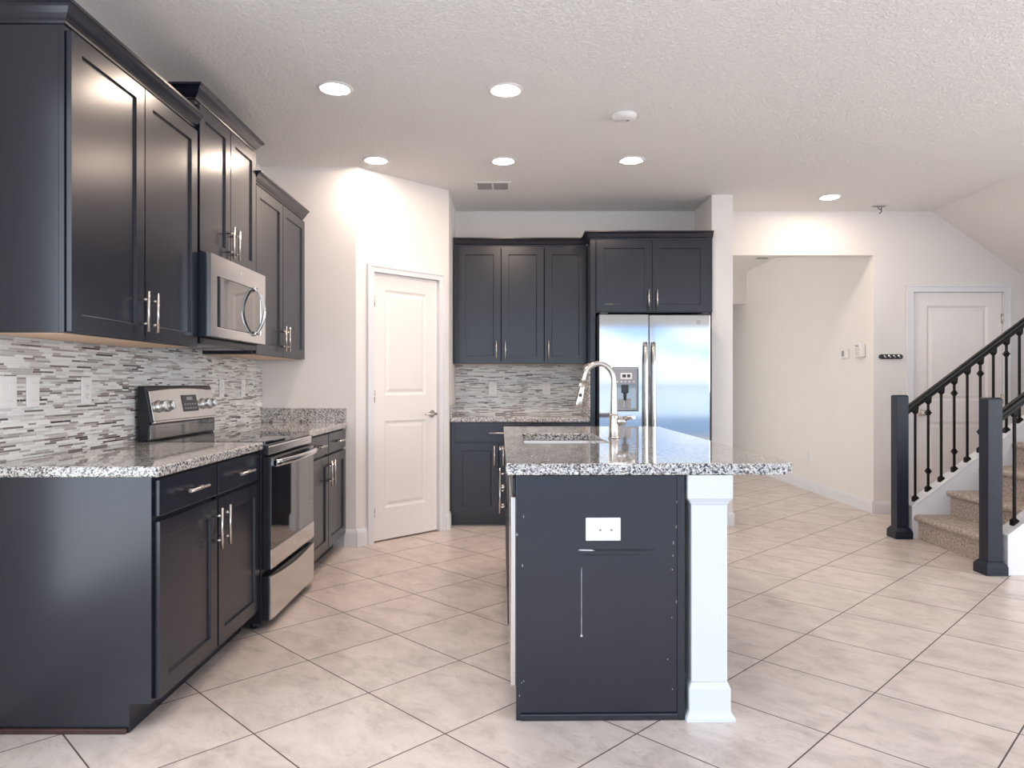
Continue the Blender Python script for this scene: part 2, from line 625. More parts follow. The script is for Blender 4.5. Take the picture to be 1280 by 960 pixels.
c0, c1 = pant(458.5), pant(556)
baseboard('baseboard_far_left', [onp(c0), (PX0, PY0), (-1.23, YF)], h=.13)
baseboard('baseboard_pantry', [(PX1, 6.03), (PX1, PY1), onp(c1)], h=.13)
baseboard('baseboard_stub', [(1.862, YB + .12), (1.862, 6.07), (1.684, 6.07)])
baseboard('baseboard_hall', [(3.634, YB), (XH, YB), (XH, 13.0)])
baseboard('baseboard_closet', [(RIGHT, YB), (4.594, YB)])
baseboard('baseboard_hall_end', [(1.2, YH), (-.6, YH)])


def casing(name, x0, x1, ztop, cw):
    """door casing in a wall frame: x along the wall, room towards -y"""
    w = MB()
    t = .018
    for a, b_, inner in ((x0 - cw, x0, x0), (x1, x1 + cw, x1)):
        w.box(a, b_, -t, -.0005, 0, ztop)
    w.box(x0 - cw, x1 + cw, -t, -.0005, ztop, ztop + cw)
    # raised outer bead
    w.box(x0 - cw - .004, x0 - cw + .014, -t - .006, -.0005, 0, ztop + cw + .004)
    w.box(x1 + cw - .014, x1 + cw + .004, -t - .006, -.0005, 0, ztop + cw + .004)
    w.box(x0 - cw + .014, x1 + cw - .014, -t - .006, -.0005, ztop + cw - .014, ztop + cw + .004)
    # jamb inside the wall
    w.box(x0 - .003, x0, 0, .10, 0, ztop).box(x1, x1 + .003, 0, .10, 0, ztop).box(x0, x1, 0, .10, ztop, ztop + .003)
    return struct(w.build(name, TRIM, bevel=.003))


MOULD = [(.004, .004), (.016, .010), (.024, .010), (.042, .003), (.046, .002)]


def hall_door(name, w_, h_, panels, knob_x, knob_kind, hinge_x, hinge_zs, lever_dir):
    d = MB().panel(.003, .012, w_ - .006, h_ - .014, .012, .034, panels, MOULD).build(name, DOORW, bevel=.002)
    struct(d)
    kz = knob_kind[1]
    kb = MB()
    kb.lathe([(.030, 0), (.032, -.004), (.030, -.010), (.012, -.012), (.011, -.035), (.020, -.040), (.028, -.050), (.029, -.060), (.022, -.070), (.008, -.073)][::-1] if knob_kind[0] == 'knob' else
             [(.030, -.012), (.032, -.006), (.030, 0)], (knob_x, .012, kz), 'y', 24)
    if knob_kind[0] != 'knob':
        kb.lathe([(.010, -.05), (.010, -.012)], (knob_x, .012, kz), 'y', 16)
        kb.tube([(knob_x - .012 * lever_dir, -.036, kz), (knob_x + .02 * lever_dir, -.040, kz), (knob_x + .07 * lever_dir, -.036, kz + .002), (knob_x + .10 * lever_dir, -.030, kz - .004)], [.011, .010, .008, .007], 10)
    kb.build('door_knob', NICKEL, d)
    for z in hinge_zs:
        h = MB()
        h.tube([(hinge_x, .002, z - .045), (hinge_x, .002, z + .045)], .0075, 10)
        h.box(hinge_x - .012, hinge_x + .012, .009, .0125, z - .044, z + .044)
        h.build('hinge', NICKEL, d)
    return d


pw = d1 - d0
pd = hall_door('door_1', pw, DH, [(.115, pw - .121, .24, .90), (.115, pw - .121, 1.10, 1.90)], pw - .065, ('lever', .955), .014, (.24, 1.10, 1.82), -1)
pd.location = (PX0 + math.cos(PA) * d0, PY0 + math.sin(PA) * d0, 0)
pd.rotation_euler = (0, 0, PA)
c = casing('trim_1', d0, d1, DH, .052)
c.location = (PX0, PY0, 0)
c.rotation_euler = (0, 0, PA)
w2 = D2R - D2L
d2 = hall_door('door_2', w2, D2H, [(.135, w2 - .14, .24, .83), (.135, w2 - .14, 1.03, 1.905)], .075, ('knob', .93), w2 - .004, (.25, 1.06, 1.80), 1)
d2.location = (D2L, YB, 0)
c = casing('trim_2', D2L, D2R, D2H, .060)
c.location = (0, YB, 0)

# ------------------------------------------------------------------ cabinets
SHAKER = [(.0005, .003), (.0018, .0095)]
PULLL = .165


def pull(parent, x, y, z, vertical=True, L=PULLL):
    """bar pull on a front that lies at y, standing out towards -y"""
    w = MB()
    out = .034
    if vertical:
        w.tube([(x, y - out, z - L / 2), (x, y - out, z + L / 2)], .0062, 12)
        for s in (-1, 1):
            w.tube([(x, y, z + s * L * .30), (x, y - out, z + s * L * .30)], .0048, 10)
    else:
        w.tube([(x - L / 2, y - out, z), (x + L / 2, y - out, z)], .0062, 12)
        for s in (-1, 1):
            w.tube([(x + s * L * .30, y, z), (x + s * L * .30, y - out, z)], .0048, 10)
    o = w.build('handle', NICKEL, parent)
    o['label'] = 'brushed nickel bar pull'
    return o


def door(root, x, z, w, h, pullx=None, pullz=None, rail=.062, y=-.021):
    d = MB().panel(x, z, w, h, y, .020, [(rail, w - rail, rail, h - rail)], SHAKER).build('door', ESP, root, bevel=.0018)
    if pullx is not None:
        pull(d, x + pullx, y, z + pullz)
    return d


def drawer(root, x, z, w, h, handle=True, y=-.021):
    d = MB().box(x, x + w, y, y + .020, z, z + h).build('drawer', ESP, root, bevel=.003)
    if handle:
        pull(d, x + w / 2, y, z + h / 2, vertical=False)
    return d


def carcass(root, x0, x1, dep, z0, z1, frame=(.03, .03, .03, .03), mids=(), rails=()):
    """open box of boards behind a face frame"""
    w = MB()
    t = .018
    w.box(x0, x0 + t, .019, dep, z0, z1).box(x1 - t, x1, .019, dep, z0, z1)
    w.box(x0 + t, x1 - t, .019, dep, z0, z0 + t).box(x0 + t, x1 - t, dep - t, dep, z0 + t, z1)
    l, r, bt, tp = frame
    w.box(x0, x0 + l, 0, .019, z0, z1).box(x1 - r, x1, 0, .019, z0, z1)
    w.box(x0 + l, x1 - r, 0, .019, z0, z0 + bt).box(x0 + l, x1 - r, 0, .019, z1 - tp, z1)
    for a, b_ in mids:
        w.box(a, b_, 0, .019, z0 + bt, z1 - tp)
    for a, b_ in rails:
        w.box(x0 + l, x1 - r, 0, .019, a, b_)
    return w.build('body', ESP, root, bevel=.001, seg=1)


CROWN = [(0, 0), (.006, 0), (.008, .008), (.016, .014), (.026, .026), (.036, .044), (.044, .050), (.052, .054), (.052, .064), (0, .064)]


def crown(root, x0, x1, dep, z, left=True, right=True, base=-.001):
    """cove crown moulding round the front and the ends of a wall cabinet"""
    w = MB()
    path = [(x0, dep, (-1, 0))] if left else []
    rows = []
    n = len(CROWN)
    corners = []
    if left:
        corners.append(lambda o: (x0 - o, dep))
        corners.append(lambda o: (x0 - o, base - o))
    else:
        corners.append(lambda o: (x0, base - o))
    if right:
        corners.append(lambda o: (x1 + o, base - o))
        corners.append(lambda o: (x1 + o, dep))
    else:
        corners.append(lambda o: (x1, base - o))
    for cfun in corners:
        rows.append([w.bm.verts.new((*cfun(o), z + h)) for o, h in CROWN])
    for a, b_ in zip(rows, rows[1:]):
        for i in range(n):
            w.bm.faces.new((a[i], a[(i + 1) % n], b_[(i + 1) % n], b_[i]))
    w.bm.faces.new(rows[0])
    w.bm.faces.new(rows[-1][::-1])
    return w.build('crown_moulding', ESP, root)


XB = -1.236                   # face frame of the left base cabinets
XU = -1.538                   # face frame of the left wall cabinets
YE, YR0, YR1 = 2.472, 3.482, 4.262
R90 = PI / 2


def base_pair(name, label, y0, y1, near_end):
    wd = y1 - y0
    r = thing(name, label, 'base cabinet', (XB, y0, 0), R90, 'espresso base cabinets on the left wall')
    carcass(r, 0, wd, .604, .10, .875, mids=[(wd / 2 - .018, wd / 2 + .018)], rails=[(.715, .745)])
    dw = (wd - .03) / 2 - .006
    for i, x in enumerate((.012, wd / 2 + .006)):
        drawer(r, x, .737, dw, .128)
        door(r, x, .108, dw, .612, dw - .035 if i == 0 else .035, .50)
    MB().box(.0, wd, .075, .095, .0, .10).build('toe_kick', ESP, r)
    if near_end:
        # finished end panel, notched at the toe kick
        MB().prism([(-.001, .10), (.075, .10), (.075, 0), (.604, 0), (.604, .875), (-.001, .875)], 'x', -.007, -.0005).build('end_panel', ESP, r)
        wq = mat('worn_brown_wood', lin(70, 44, 44), rough=.5, var=.2, vscale=20)
        MB().box(-.020, -.0075, .08, .604, 0, .018).build('shoe_moulding', wq, r, bevel=.004)
    return r


base_pair('base_cabinet', 'near espresso base cabinet left of the range with exposed scuffed end panel', YE, YR0, True)
base_pair('base_cabinet', 'far espresso base cabinet between the range and the pantry corner wall', YR1 + .006, YF - .004, False)


def wall_pair(label, y0, y1, z0, z1, L, R, face=XU, pz=.11, cabdep=.30):
    wd = y1 - y0
    r = thing('wall_cabinet', label, 'wall cabinet', (face, y0, 0), R90, 'espresso wall cabinets on the left wall')
    carcass(r, 0, wd, cabdep, z0, z1, mids=[(wd / 2 - .018, wd / 2 + .018)])
    dw = wd / 2 - .012
    for i, x in enumerate((.008, wd / 2 + .004)):
        door(r, x, z0 + .004, dw, z1 - z0 - .03, dw - .035 if i == 0 else .035, pz)
    MB().box(.018, wd - .018, .02, cabdep - .018, z0 - .002, z0 + .006).build('underside', MAPLE, r)['label'] = 'pale maple underside'
    MB().box(.018, wd - .018, .019, cabdep - .018, z1 - .02, z1 - .002).build('top_board', ESP, r)
    crown(r, 0, wd, cabdep, z1 - .008, L, R)
    return r


wall_pair('tall near espresso wall cabinet left of the microwave with exposed end', YE, YR0 - .002, 1.372, 2.440, True, False, pz=.115)
wall_pair('short espresso wall cabinet above the microwave, raised above its neighbours', YR0, YR1, 1.842, 2.580, True, True, pz=.10, face=XU + .004, cabdep=.304)
wall_pair('far espresso wall cabinet right of the microwave next to the pantry corner', YR1 + .002, YF - .004, 1.372, 2.405, False, True, pz=.115)

# back run
XB0, XB1 = -.512, .655
YBF = 6.037
r = thing('base_cabinet', 'espresso base cabinet on the back wall between pantry and refrigerator', 'base cabinet', (XB0, YBF, 0), 0)
wd = XB1 - XB0
carcass(r, 0, wd, .608, .10, .875, frame=(.045, .02, .03, .03), mids=[(.755, .79)], rails=[(.69, .72)])
drawer(r, .035, .712, .735, .15)
drawer(r, .782, .712, .375, .15)
door(r, .035, .108, .364, .59, .33, .49)
door(r, .405, .108, .364, .59, .034, .49)
door(r, .782, .108, .375, .59, .034, .49)
MB().box(0, wd, .075, .095, 0, .10).build('toe_kick', ESP, r)

YUF = 6.322
r = thing('wall_cabinet', 'three door espresso wall cabinet on the back wall above mosaic backsplash', 'wall cabinet', (XB0, YUF, 0), 0)
carcass(r, 0, wd, .322, 1.372, 2.415, frame=(.045, .02, .03, .03), mids=[(.755, .79)])
for i, x in enumerate((.042, .420, .798)):
    door(r, x, 1.378, .370 if i < 2 else .362, 1.01, .335 if i == 0 else .035, .115)
MB().box(.018, wd - .018, .02, .304, 1.370, 1.378).build('underside', MAPLE, r)
MB().box(.018, wd - .018, .019, .304, 2.395, 2.413).build('top_board', ESP, r)
crown(r, 0, wd - .002, .322, 2.407, False, False)

r = thing('refrigerator_cabinet', 'deep espresso cabinet over the refrigerator with tall side panel', 'cabinet', (XB1, YBF, 0), 0)
fw = 1.680 - XB1
MB().box(.002, .046, 0, .608, 0, 2.415).build('side_panel', ESP, r, bevel=.002)
carcass(r, .047, fw, .608, 1.792, 2.415, frame=(.02, .05, .03, .03))
door(r, .054, 1.800, .463, .592, .43, .10)
door(r, .521, 1.800, .463, .592, .033, .10)
MB().box(.065, fw - .018, .02, .59, 2.395, 2.413).build('top_board', ESP, r)
crown(r, .002, fw, .230, 2.407, True, False)

# ------------------------------------------------------------------ counters and backsplash
CT0, CT1 = .876, .914


def counter(name, label, x0, x1, y0, y1):
    o = MB().box(x0, x1, y0, y1, CT0, CT1).build(name, GRANITE, None, bevel=.009, seg=3)
    return tag(o, label, 'countertop', 'granite countertops')


counter('countertop', 'speckled granite countertop on the near left cabinet, before the range', XL + .001, -1.203, 2.450, YR0 + .004)
ct = counter('countertop', 'speckled granite countertop between the range and the pantry corner', XL + .001, -1.203, YR1 + .002, YF - .001)
MB().box(XL + .010, -1.212, YF - .021, YF - .001, CT1, 1.018).build('splash_strip', GRANITE, ct, bevel=.003)
ct = counter('countertop', 'speckled granite countertop on the back wall cabinet beside the refrigerator', PX1 + .001, XB1 - .002, 6.008, YB - .001)
MB().box(PX1 + .001, PX1 + .020, 6.012, YB - .010, CT1, 1.018).build('splash_strip', GRANITE, ct, bevel=.003)

o = MB().box(XL + .0005, XL + .009, 2.460, YF - .0005, CT1 + .001, 1.371).box(XL + .0005, XL + .009, YR0, YR1, 1.371, 1.44).build('backsplash', MOSAIC)
struct(o, 'strip mosaic backsplash on the left wall')
o = MB().box(PX1 + .001, XB1 - .009, YB - .009, YB - .0005, CT1 + .001, 1.371).box(XB1 - .008, XB1 + .0015, 6.045, YB - .0005, CT1 + .001, 1.371).build('backsplash', MOSAIC)
struct(o, 'strip mosaic backsplash on the back wall')


# ------------------------------------------------------------------ island (turned about a degree)
IR = .0155
IY = 2.555
ISL = (0.0, IY, 0.0)
LEN = 2.17
r = thing('kitchen_island', 'dark painted island cabinet with scuffed end panel in front', 'kitchen island', ISL, IR)
MB().box(.0144, .612, 0, .020, .0, .871).build('end_panel', ESP, r, bevel=.002)
# corner stile and base strip of the end panel
MB().box(.588, .614, -.006, -.0005, .0, .871).build('corner_trim', ESP, r, bevel=.002)
MB().box(.030, .589, -.010, -.0005, .002, .026).build('shoe_moulding', ESP, r, bevel=.006, seg=3)
scuff = mat('bare_scuff', lin(205, 205, 205), rough=.6, var=.1)
dents = mat('dark_scuff', (.006, .006, .010), rough=.6)


def blob(w, x, z, rx, rz, y=-.0006, seg=18, seed=0):
    rnd_ = random.Random(seed)
    ring = []
    for k_ in range(seg):
        a = 2 * PI * k_ / seg
        q = .75 + .5 * rnd_.random()
        ring.append((x + rx * q * math.cos(a), z + rz * q * math.sin(a)))
    w.prism(ring, 'y', y, y + .0005)


def ipx(px, py):              # point on the end panel seen at a pixel
    return ((px - 640) * IY / F, H - (py - 480) * IY / F)


w = MB()
x, z = ipx(740, 688)
blob(w, x + .02, z, .075, .004, seed=1)
x, z = ipx(790, 688)
blob(w, x, z, .07, .0035, seed=2)
x, z = ipx(765, 694)
blob(w, x, z, .125, .0018, seed=3)
w.build('dark_scuff', dents, r)
def scratch(px, py, rx, rz, seg, seed):
    w = MB()
    blob(w, *ipx(px, py), rx, rz, -.0012, seg, seed)
    w.build('pale_scratch', scuff, r)


scratch(733, 688, .028, .0028, 18, 4)
w = MB()
x, z = ipx(727, 752)
ring = [(x + .0008 * (1 if k_ % 2 else .6), z + .12 - .24 * k_ / 9) for k_ in range(10)] + [(x - .0008 * (1 if k_ % 3 else .5), z - .12 + .24 * k_ / 9) for k_ in range(10)]
w.prism(ring, 'y', -.0012, -.0007)
w.build('pale_scratch', scuff, r)
scratch(727, 795, .004, .005, 10, 9)
rr = random.Random(5)
for k_ in range(16):
    scratch(rr.choice([648, 651, 842, 838, 655, 845]) + rr.uniform(-4, 4), rr.uniform(610, 880), .0009, .002 + .004 * rr.random(), 8, k_ + 20)
# cabinet boxes behind the dishwasher bay, open inside for the sink
w = MB()
w.box(.012, .030, .672, LEN, .10, .871).box(.030, .594, .672, .690, .10, .871).box(.030, .594, LEN - .018, LEN, .10, .871)
w.box(.030, .594, 1.60, 1.618, .10, .871).box(.030, .594, .690, LEN - .018, .10, .118)
w.build('body', ESP, r)
MB().box(.595, .612, .021, LEN, .0, .871).build('back_panel', ESP, r)
MB().box(.085, .10, .68, LEN, 0, .10).build('toe_kick', ESP, r)


def idoor(y0, y1, z0, z1, hy=0, hz=0, shaker=True, vertical=True):
    """a front on the island's left side"""
    wd_ = y1 - y0
    m_ = MB()
    if shaker:
        m_.panel(0, 0, wd_, z1 - z0, 0, .020, [(.06, wd_ - .06, .06, z1 - z0 - .06)], SHAKER)
    else:
        m_.box(0, wd_, 0, .020, 0, z1 - z0)
    T = Matrix(((0, 1, 0, -.009), (-1, 0, 0, y1), (0, 0, 1, z0), (0, 0, 0, 1)))
    m_.bm.transform(T)
    o_ = m_.build('door' if shaker else 'drawer', ESP, r, bevel=.002)
    if not hy:
        return
    q = MB()
    L = PULLL
    X0 = -.043
    if vertical:
        q.tube([(X0, hy, hz - L / 2), (X0, hy, hz + L / 2)], .0062, 12)
        for s in (-1, 1):
            q.tube([(-.009, hy, hz + s * L * .3), (X0, hy, hz + s * L * .3)], .0048, 10)
    else:
        q.tube([(X0, hy - L / 2, hz), (X0, hy + L / 2, hz)], .0062, 12)
        for s in (-1, 1):
            q.tube([(-.009, hy + s * L * .3, hz), (X0, hy + s * L * .3, hz)], .0048, 10)
    q.build('handle', NICKEL, o_)


idoor(.682, 1.135, .112, .720, 1.10, .62)
idoor(1.141, 1.594, .112, .720, 1.176, .62)
idoor(.682, 1.594, .735, .862, shaker=False)
idoor(1.624, LEN - .01, .112, .720, 1.66, .62)
idoor(1.624, LEN - .01, .735, .862, 1.89, .80, False, False)

dw = thing('dishwasher', 'stainless dishwasher in the island beside the near end panel', 'dishwasher', ISL, IR)
MB().box(.018, .57, .030, .640, .10, .845).build('body', BLACK, dw)
MB().box(-.004, .0165, .026, .648, .112, .790).build('door', STEEL, dw, bevel=.004)
MB().box(.002, .0165, .026, .648, .794, .862).build('control_panel', BLACK, dw, bevel=.003)
MB().box(.07, .09, .03, .64, 0, .098).build('toe_kick', BLACK, dw)

# white square post under the overhang
po = thing('island_post', 'white square post under the front corner of the island counter', 'post', ISL, IR)
POSTP = mat('post_paint_daylight_tone', lin(216, 222, 230), rough=.4, var=.01, vscale=4)  # trim white, darkened and blued in its colour to offset the strong daylight
pcx, pcy = .703, .062
MB().square_turn([(.087, 0), (.087, .012), (.076, .030), (.074, .034), (.074, .112), (.070, .122), (.0655, .134)], pcx, pcy).build('base', POSTP, po, bevel=.0015)
MB().square_turn([(.064, .1345), (.064, .765)], pcx, pcy).build('shaft', POSTP, po, bevel=.0015)
MB().square_turn([(.0655, .7655), (.068, .772), (.076, .784), (.080, .790), (.080, .872)], pcx, pcy).build('capital', POSTP, po, bevel=.0015)

# island counter with a cut-out for the sink
SX0, SX1, SY0, SY1 = .075, .475, .86, 1.54
w = MB()
X = [-.022, SX0, SX1, 1.005]
Y = [-.020, SY0, SY1, LEN + .045]
gv = [[w.bm.verts.new((x, y, CT1)) for y in Y] for x in X]
fs = []
for i in range(3):
    for j in range(3):
        if i == 1 and j == 1:
            continue
        fs.append(w.bm.faces.new((gv[i][j], gv[i + 1][j], gv[i + 1][j + 1], gv[i][j + 1])))
# round the outer corners
ext = bmesh.ops.extrude_face_region(w.bm, geom=fs)
for v_ in ext['geom']:
    if isinstance(v_, bmesh.types.BMVert):
        v_.co.z = CT0 - .003
w.bm.edges.ensure_lookup_table()
ce = [e_ for e_ in w.bm.edges if abs(e_.verts[0].co.z - e_.verts[1].co.z) > .01 and e_.verts[0].co.x in (X[0], X[3]) or
      (abs(e_.verts[0].co.z - e_.verts[1].co.z) > .01 and abs(e_.verts[0].co.x - X[3]) < 1e-4)]
ce = [e_ for e_ in ce if min(abs(e_.verts[0].co.y - Y[0]), abs(e_.verts[0].co.y - Y[3])) < 1e-4]
bmesh.ops.bevel(w.bm, geom=ce, offset=.03, segments=5, affect='EDGES')
ic = w.build('countertop', GRANITE, None, bevel=.010, seg=3)
ic.location, ic.rotation_euler = ISL, (0, 0, IR)
tag(ic, 'large speckled granite island countertop with undermount sink cut-out', 'countertop', 'granite countertops')

# sink bowl
sk = thing('sink', 'stainless undermount sink set into the island counter', 'sink', ISL, IR)
w = MB()
t0 = CT0 - .004
bx0, bx1, by0, by1 = SX0 - .004, SX1 + .004, SY0 - .004, SY1 + .004
prof = [(.014, t0), (0, t0), (-.004, t0 - .02), (-.010, t0 - .17), (-.035, t0 - .195)]
rings = [[w.bm.verts.new((x, y, z)) for x, y in ((bx0 - o_, by0 - o_), (bx1 + o_, by0 - o_), (bx1 + o_, by1 + o_), (bx0 - o_, by1 + o_))] for o_, z in prof]
for a, b_ in zip(rings, rings[1:]):
    for k_ in range(4):
        w.bm.faces.new((a[k_], b_[k_], b_[(k_ + 1) % 4], a[(k_ + 1) % 4]))
w.bm.faces.new(rings[-1])
sb = w.build('bowl', STEEL, sk, recalc=True)
md = sb.modifiers.new('thick', 'SOLIDIFY')
md.thickness = .0015
MB().lathe([(.045, .001), (.045, .004), (.030, .005), (.028, .002)], ((SX0 + SX1) / 2, (SY0 + SY1) / 2, t0 - .195), 'z', 24).build('drain', CHROME, sk)

# faucet
fa = thing('faucet', 'brushed nickel gooseneck pull-down faucet behind the sink', 'faucet', ISL, IR)
fx_, fy_ = .545, 1.16
MB().lathe([(.030, CT1 + .0005), (.030, CT1 + .006), (.026, CT1 + .012), (.0245, CT1 + .06), (.024, CT1 + .115), (.018, CT1 + .13)], (fx_, fy_, 0), 'z', 24).build('base', NICKEL, fa)
path, rad = [], []
for q_ in range(7):
    path.append((fx_, fy_, CT1 + .10 + .195 * q_ / 6))
    rad.append(.0205 - .0065 * q_ / 6)
AR = .079
for q_ in range(1, 15):
    a = PI * q_ / 15 * 1.02
    path.append((fx_ - AR + AR * math.cos(a), fy_, CT1 + .295 + AR * 1.15 * math.sin(a)))
    rad.append(.0135)
ex, ez = path[-1][0], path[-1][2]
path.append((ex - .006, fy_, ez - .03))
rad.append(.0135)
MB().tube(path, rad, 16).build('spout', NICKEL, fa)
hx, hz = ex - .006, ez - .03
MB().tube([(hx, fy_, hz + .004), (hx - .004, fy_, hz - .02), (hx - .016, fy_, hz - .075), (hx - .024, fy_, hz - .108), (hx - .025, fy_, hz - .112)], [.0165, .0175, .021, .0235, .021], 16).build('spray_head', NICKEL, fa)
MB().lathe([(.009, -.003), (.009, .003)], (hx - .012, fy_ - .0195, hz - .055), 'y', 16).build('spray_button', DARKP, fa)
MB().tube([(fx_ + .010, fy_, CT1 + .085), (fx_ + .045, fy_, CT1 + .09), (fx_ + .058, fy_, CT1 + .091)], [.024, .024, .021], 14).tube(
    [(fx_ + .045, fy_, CT1 + .098), (fx_ + .07, fy_ - .035, CT1 + .108), (fx_ + .088, fy_ - .085, CT1 + .112)], [.014, .011, .008], 10).build('lever', NICKEL, fa)

# ------------------------------------------------------------------ range
rg = thing('range', 'stainless and black freestanding electric range between the left base cabinets', 'range', (-1.215, YR0 + .008, 0), R90)
RW = YR1 - YR0 - .014
MB().box(0, RW, 0, .600, .03, .893).build('body', BLACK, rg, bevel=.003)
for x, y in ((.04, .05), (RW - .04, .05), (.04, .55), (RW - .04, .55)):
    MB().lathe([(.018, 0), (.018, .028)], (x, y, 0), 'z', 12).build('levelling_foot', BLACK, rg)
MB().box(-.001, RW + .001, -.020, .560, .894, .916).build('cooktop', BGLASS, rg, bevel=.005)
MB().box(.012, RW - .012, -.034, -.001, .848, .892).build('front_trim', STEEL, rg, bevel=.006, seg=3)
for a in (0, RW - .0115):
    MB().box(a, a + .0115, -.034, -.001, .848, .893).build('trim_cap', BLACK, rg, bevel=.004)
od = MB().box(.004, RW - .004, -.040, -.001, .292, .838).build('oven_door', BLACK, rg, bevel=.003)
MB().box(.010, RW - .010, -.0445, -.0405, .392, .834).build('glass', BGLASS, od, bevel=.001)
MB().box(.006, RW - .006, -.047, -.0405, .294, .390).build('lower_band', STEEL, od, bevel=.003)
# broad arched handle
w = MB()
n = 14
pr = []
for i in range(n + 1):
    q_ = i / n
    x = .02 + (RW - .04) * q_
    y = -.066 - .030 * math.sin(PI * q_) ** .7
    pr.append((x, y))
for i in range(n):
    (xa, ya), (xb, yb) = pr[i], pr[i + 1]
    va = [w.bm.verts.new(c_) for c_ in ((xa, ya, .792), (xa, ya - .006, .800), (xa, ya - .006, .818), (xa, ya, .826), (xa, ya + .012, .822), (xa, ya + .012, .796))]
    vb = [w.bm.verts.new(c_) for c_ in ((xb, yb, .792), (xb, yb - .006, .800), (xb, yb - .006, .818), (xb, yb, .826), (xb, yb + .012, .822), (xb, yb + .012, .796))]
    for k_ in range(6):
        w.bm.faces.new((va[k_], va[(k_ + 1) % 6], vb[(k_ + 1) % 6], vb[k_])).smooth = True
    if i == 0:
        w.bm.faces.new(va)
    if i == n - 1:
        w.bm.faces.new(vb[::-1])
for x in (.02, RW - .045):
    w.box(x, x + .025, -.066, -.0446, .796, .822)
bmesh.ops.remove_doubles(w.bm, verts=w.bm.verts[:], dist=1e-5)
w.build('handle', STEEL, od)


def emblem(parent, x, y, z, rad_):
    """round maker's badge: ring, disc and two looped strokes, on a front facing -y"""
    e_ = MB().lathe([(rad_, 0), (rad_, -.0015), (rad_ * .9, -.0018), (rad_ * .9, 0)], (x, y, z), 'y', 24).build('badge', PLASTIC, parent)
    q = MB()
    q.lathe([(rad_ * .86, 0), (rad_ * .86, -.0012)], (x, y, z), 'y', 24)
    q.build('badge_disc', GREYP, e_)
    q = MB()
    for dx in (-.32, .30):
        pts = []
        for k_ in range(9):
            a = PI * .35 + PI * 1.5 * k_ / 8
            pts.append((x + rad_ * (dx + .28 * math.cos(a)), y - .0016, z + rad_ * .45 * math.sin(a)))
        q.tube(pts, rad_ * .07, 6)
    q.build('badge_letters', PLASTIC, e_)


emblem(od, RW * .5, -.0471, .342, .013)
dr = MB().box(.004, RW - .004, -.034, -.001, .045, .262).build('drawer', BLACK, rg, bevel=.003)
w = MB()
pts = [(.006, .047)] + [(RW - .006, .047), (RW - .006, .262)]
for i in range(1, 12):
    q_ = i / 12
    pts.append((RW - .006 - (RW - .012) * q_, .262 - .020 * math.sin(PI * q_)))
pts.append((.006, .262))
w.prism(pts, 'y', -.046, -.0345)
w.build('drawer_front', STEEL, dr, bevel=.002)
# backguard
bgd = MB().prism([(.600, .917), (.548, .917), (.545, 1.000), (.533, 1.006), (.533, 1.010), (.566, 1.178), (.574, 1.186), (.600, 1.186)], 'x', 0, RW).build('backguard', BLACK, rg, bevel=.003)
tilt = math.atan2(.566 - .533, 1.178 - 1.010)
PT = Matrix.Translation((0, .532, 1.012)) @ Matrix.Rotation(-tilt, 4, 'X')


def tilted(w_):
    w_.bm.transform(PT)
    return w_


w = MB()
top = [(.02 + (RW - .04) * i / 10, .150 + .012 * math.sin(PI * i / 10)) for i in range(11)]
w.prism([(.014, 0), (RW - .014, 0)] + top[::-1], 'y', -.006, 0)
tilted(w).build('control_panel', STEEL, bgd, bevel=.002)
tilted(MB().box(.345, .525, -.0085, -.0063, .035, .125)).build('display', DARKP, bgd, bevel=.002)
w = MB()
for i in range(5):
    for j in range(2):
        w.box(.362 + .031 * i, .362 + .031 * i + .018, -.0092, -.0087, .048 + .022 * j, .056 + .022 * j)
w.box(.40, .47, -.0092, -.0087, .096, .114)
tilted(w).build('display_marks', GREYP, bgd)
for x in (.085, .175, .600, .685):
    w = MB()
    w.lathe([(.031, -.0062), (.031, -.014), (.026, -.020)][::-1], (x, 0, .072), 'y', 28)
    w.lathe([(.024, -.020), (.022, -.042), (.018, -.044)][::-1], (x, 0, .072), 'y', 28)
    w.box(x - .006, x + .006, -.050, -.043, .050, .094)
    kb = tilted(w).build('knob', mat('silver_knob', (.75, .74, .72), rough=.28, metal=.85), bgd)
tilted(MB().box(.012, RW - .012, -.010, .010, -.012, -.001)).build('lip', STEEL, bgd, bevel=.003)
w = MB().box(.006, RW - .006, .540, .5475, .925, .995)
w.build('vent_panel', BGLASS, bgd, bevel=.002)

# ------------------------------------------------------------------ microwave
mw = thing('microwave', 'stainless over-the-range microwave mounted above the range', 'microwave', (-1.458, YR0 + .006, 0), R90)
MWW = YR1 - YR0 - .012
MB().box(0, MWW, .024, .370, 1.425, 1.836).build('body', mat('navy_enamel', (.018, .022, .036), rough=.35), mw, bevel=.003)
w = MB().box(.01, MWW - .01, .05, .36, 1.392, 1.4245)
w.build('vent_base', BLACK, mw, bevel=.006)
w = MB()
for i in range(2):
    w.box(.10 + .33 * i, .33 + .33 * i, .10, .30, 1.388, 1.3915)
w.build('grease_filter', GREYP, mw)
wx0, wx1, wz0, wz1 = .075, MWW - .075, 1.475, 1.735
fr = MB().panel(.0, 1.428, MWW, .404, 0, .0235, [(wx0, wx1, wz0 - 1.428, wz1 - 1.428)], [(.002, .003), (.004, .008)]).build('door', STEEL, mw, bevel=.003)
MB().box(wx0 + .005, wx1 - .005, .003, .0075, wz0 + .005, wz1 - .005).build('window', BGLASS, fr)
path = []
for i in range(17):
    q_ = i / 16
    path.append((.585, -.008 - .050 * math.sin(PI * q_) ** .8, 1.474 + .262 * q_))
MB().tube(path, .0095, 12, 1.0).lathe([(.014, -.014), (.014, .003)], (.585, 0, 1.478), 'y', 16).lathe([(.014, -.014), (.014, .003)], (.585, 0, 1.732), 'y', 16).build('handle', CHROME, fr)
